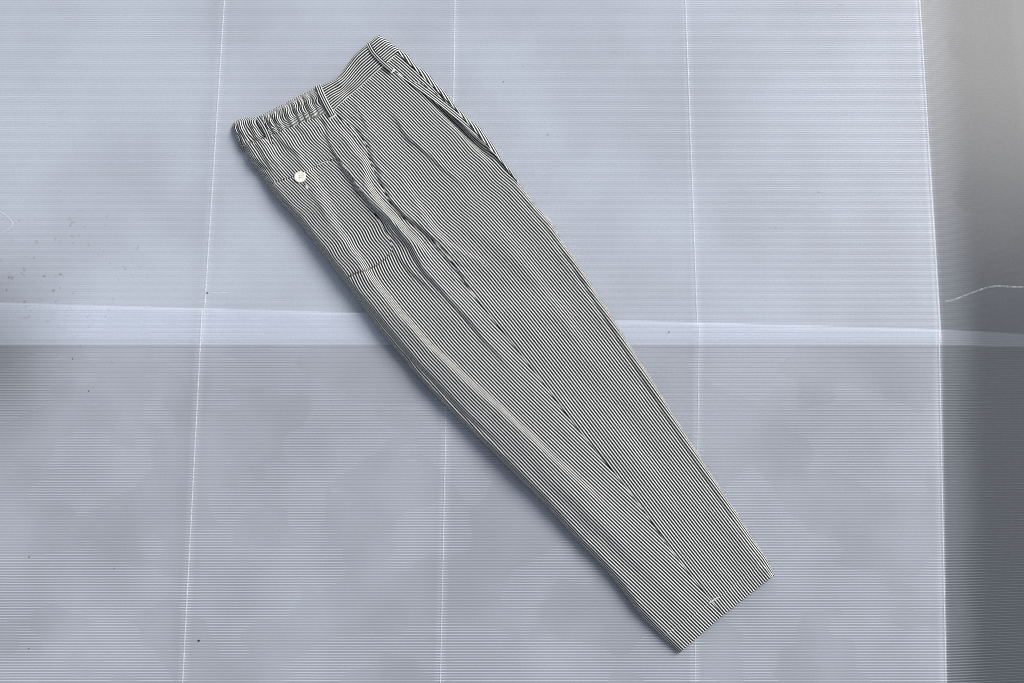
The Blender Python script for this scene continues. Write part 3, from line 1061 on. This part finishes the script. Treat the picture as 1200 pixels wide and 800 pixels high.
# seam stitching below the elastic, above the pocket hem, along the cuff
def z_el(x, y):
    d = np.hypot(EBc[:, 0] - x, EBc[:, 1] - y); i = int(d.argmin())
    S = np.array([[i / (NE - 1)]]); T = np.array([[0.93]])
    return float(z_elastic(np.array([[x]]), np.array([[y]]), S, T)[0, 0]) + 0.0004


stitch_run([(284, 171.5), (297, 166.2), (310, 160.8), (319, 158.5), (335, 153.4), (345, 148.5), (355, 144.5), (372, 138.5)], "stitching", THREAD, z_el)
stitch_run([(407, 326.5), (415, 320.5), (428, 317), (440, 311.5), (451, 303.5), (458, 295)], "stitching", THREADB, lambda x, y: surf(x, y) + 0.0009, r=0.00035, step=2.2, ln=1.9)
stitch_run([(319, 217.5), (327, 213), (338, 209)], "stitching", THREAD, lambda x, y: surf(x, y) + 0.0006)
stitch_run([(372, 194), (380, 190.5), (389, 188.5)], "stitching", THREADW, lambda x, y: surf(x, y) + 0.0010, step=3.0, ln=2.6, r=0.0004)
stitch_run([(779, 744), (800, 729), (818, 715), (832, 705.5)], "stitching", THREADW, lambda x, y: surf(x, y) + 0.0002, step=3.0, ln=1.2, r=0.00013)
stitch_run([(843, 698.5), (860, 686), (876, 673.5), (890, 660)], "stitching", THREADW, lambda x, y: surf(x, y) + 0.0010, step=3.0, ln=1.2, r=0.00013)
items = [((831 + k * 0.5, 705.2 + k * 0.7), (842 + k * 0.5, 698.7 + k * 0.7), surf(836, 702) + 0.0012) for k in range(2)]
join_dashes("bar_tack", items, THREADW, trousers, r=0.0003)

# ---- button with four sewn holes
bx, by = 351.6, 207.6
bz = surf(bx, by) + 0.0022
bc = at(bx, by, bz)
n = 64
rr = 0.0087
gx, gy = np.meshgrid(np.linspace(-1, 1, n), np.linspace(-1, 1, n))
# square-to-disc mapping
dx = gx * np.sqrt(1 - gy ** 2 / 2); dy = gy * np.sqrt(1 - gx ** 2 / 2)
rad = np.hypot(dx, dy)
hz = 0.0012 - 0.0005 * smooth((0.74 - rad) / 0.12) - 0.0016 * np.clip((rad - 0.9) / 0.1, 0, 1) ** 2
for sx in (-1, 1):
    for sy in (-1, 1):
        hz -= 0.0016 * smooth((0.115 - np.hypot(dx - sx * 0.17, dy - sy * 0.17)) / 0.05)
Vt = np.stack([bc[0] + dx * rr, bc[1] + dy * rr, bc[2] + hz], -1).reshape(-1, 3)
Vb = np.stack([bc[0] + dx * rr, bc[1] + dy * rr, np.full_like(dx, bc[2] - 0.0012)], -1).reshape(-1, 3)
a = np.arange(n * n).reshape(n, n)
rim = np.array(list(a[0, :]) + list(a[1:, -1]) + list(a[-1, -2::-1]) + list(a[-2:0:-1, 0])); rn = np.roll(rim, -1)
F = np.vstack([gridfaces(n, n, True), gridfaces(n, n) + n * n, np.stack([rim, rim + n * n, rn + n * n, rn], -1)])
btn = mesh("button", np.vstack([Vt, Vb]), F, BUTTON, trousers)
btn['label'] = "cream four-hole button on the back pocket"
for sgn in (-1, 1):
    P = [bc + np.array([x_ * rr, sgn * 0.17 * rr, 0.0008 + 0.0003 * math.sin(math.pi * (x_ + 0.17) / 0.34)]) for x_ in np.linspace(-0.17, 0.17, 5)]
    ribbon("button_thread", P, 0.0006, 0.0003, THREAD, btn)
# buttonhole end showing below the button
items = [((355.6 + k * 0.45, 215.0 + k * 0.75), (357.2 + k * 0.45, 214.2 + k * 0.75), surf(357, 217) + 0.0010) for k in range(4)]
join_dashes("buttonhole", items, THREADB, trousers, r=0.0006)
items = [((357.4 + k * 0.5, 218.9 + k * 0.8), (359.8 + k * 0.5, 217.7 + k * 0.8), surf(358, 220) + 0.0011) for k in range(4)]
join_dashes("buttonhole", items, THREADW, trousers, r=0.0005)

# ---- the under leg and the cut layers at the cuff
def under(name, zt, inset, sfrom=0.0, sto=1.0, dph=0.0):
    i0 = int(sfrom * (NR - 1)); i1 = int(sto * (NR - 1))
    A = Lc[i0:i1 + 1:4]; B = Rc[i0:i1 + 1:4]
    d = B - A; ln = np.linalg.norm(d, axis=1)[:, None]; d = d / ln
    A = A + d * inset; B = B - d * inset
    nc = 24; tt = np.linspace(0, 1, nc)
    X = A[:, None, 0] * (1 - tt) + B[:, None, 0] * tt; Y = A[:, None, 1] * (1 - tt) + B[:, None, 1] * tt
    Zt = zt * np.sin(math.pi * np.clip(tt, 0.02, 0.98)) ** 0.25 + base_z(Y)
    Zb = base_z(Y) + 0.0001 + 0 * X
    Pt = at(X, Y, Zt + 0 * X); Pb = Pt.copy(); Pb[..., 2] = Zb
    nr, ncc = X.shape
    a = np.arange(nr * ncc).reshape(nr, ncc)
    rim = np.array(list(a[0, :]) + list(a[1:, -1]) + list(a[-1, -2::-1]) + list(a[-2:0:-1, 0])); rn = np.roll(rim, -1)
    F = np.vstack([gridfaces(nr, ncc), gridfaces(nr, ncc, True) + nr * ncc, np.stack([rim, rn, rn + nr * ncc, rim + nr * ncc], -1)])
    ph = np.r_[(ph_back(X, Y) + dph).ravel(), (ph_back(X, Y) + dph).ravel()]
    return mesh(name, np.vstack([Pt.reshape(-1, 3), Pb.reshape(-1, 3)]), F, CLOTH, trousers, uv=np.c_[np.zeros(len(ph)), ph])


under("under_leg", 0.0032, 0.8)
# cuff: hem turn-up of the upper layer (short return inside the opening) and the lower layers' edges
hemA, hemB = Lc[-1], Rc[-1]
for q, (zt, back_off) in enumerate(((0.0, 0.0), (0.0016, 0.6), (0.0032, 1.0))):
    nc = 200; tt = np.linspace(0, 1, nc)
    hx = np.where(tt < 0.5, Lc[-1, 0] + (Mc[-1, 0] - Lc[-1, 0]) * tt * 2, Mc[-1, 0] + (Rc[-1, 0] - Mc[-1, 0]) * (tt * 2 - 1))
    hy = np.where(tt < 0.5, Lc[-1, 1] + (Mc[-1, 1] - Lc[-1, 1]) * tt * 2, Mc[-1, 1] + (Rc[-1, 1] - Mc[-1, 1]) * (tt * 2 - 1))
    top = relief(hx, hy) + base_z(hy)
    rows = []
    if q == 0:
        prof = [(0.0, 0.0), (0.5, -0.0004), (0.6, -0.0009), (0.3, -0.0014), (-12, -0.0016)]
    else:
        prof = [(-14, -0.0001), (0.2, 0.0), (0.5, -0.0004), (0.3, -0.0009), (-14, -0.0010)]
    for off, dz in prof:
        ox, oy = off * 0.74, off * 0.67
        if q == 0:
            Zr = top + dz
        else:
            Zr = np.minimum(base_z(hy) + zt + 0.0006 + dz, top - 0.0012)
        rows.append(at(hx + ox - back_off * 0.7, hy + oy - back_off * 0.7, Zr))
    P = np.stack(rows, 0)
    ph = np.where(tt < 0.5, ph_back(hx, hy), ph_front(hx, hy)) + q * 0.4
    UVs = np.c_[np.zeros(len(prof) * nc), np.tile(ph, len(prof))]
    mesh("hem_layer", P.reshape(-1, 3), gridfaces(len(prof), nc), CLOTH, trousers, uv=UVs)

# ------------------------------------------------------------------ grit on the plastic
V = []; F = []
spots = [(243, 343, 1.3), (233, 750, 1.6), (784, 389, 1.0), (10, 325, 0.9), (8, 340, 0.8), (70, 337, 0.7), (85, 420, 0.9), (104, 458, 0.9), (134, 665, 0.8),
         (34, 652, 1.0), (34, 759, 0.8), (590, 96, 0.7), (642, 158, 0.7)]
for x, y, s in spots:
    p = at(x, y, (ZB if y > 372 else ZA) + 0.0012)
    r0 = 0.0009 * s; k0 = len(V)
    for i in range(6):
        a_ = 2 * math.pi * i / 6
        V.append(tuple(p + np.array([math.cos(a_) * r0 * 1.3 * random.uniform(.7, 1.2), math.sin(a_) * r0 * random.uniform(.6, 1.1), 0])))
    V.append(tuple(p + np.array([0, 0, r0 * 0.8]))); V.append(tuple(p - np.array([0, 0, r0 * 0.5])))
    for i in range(6):
        F.append((k0 + i, k0 + (i + 1) % 6, k0 + 6)); F.append((k0 + (i + 1) % 6, k0 + i, k0 + 7))
grit = mesh("grit", V, F, DIRT)
grit['kind'] = 'stuff'
grit['label'] = "scattered specks of dark grit on the plastic sheets"
grit['category'] = "grit"
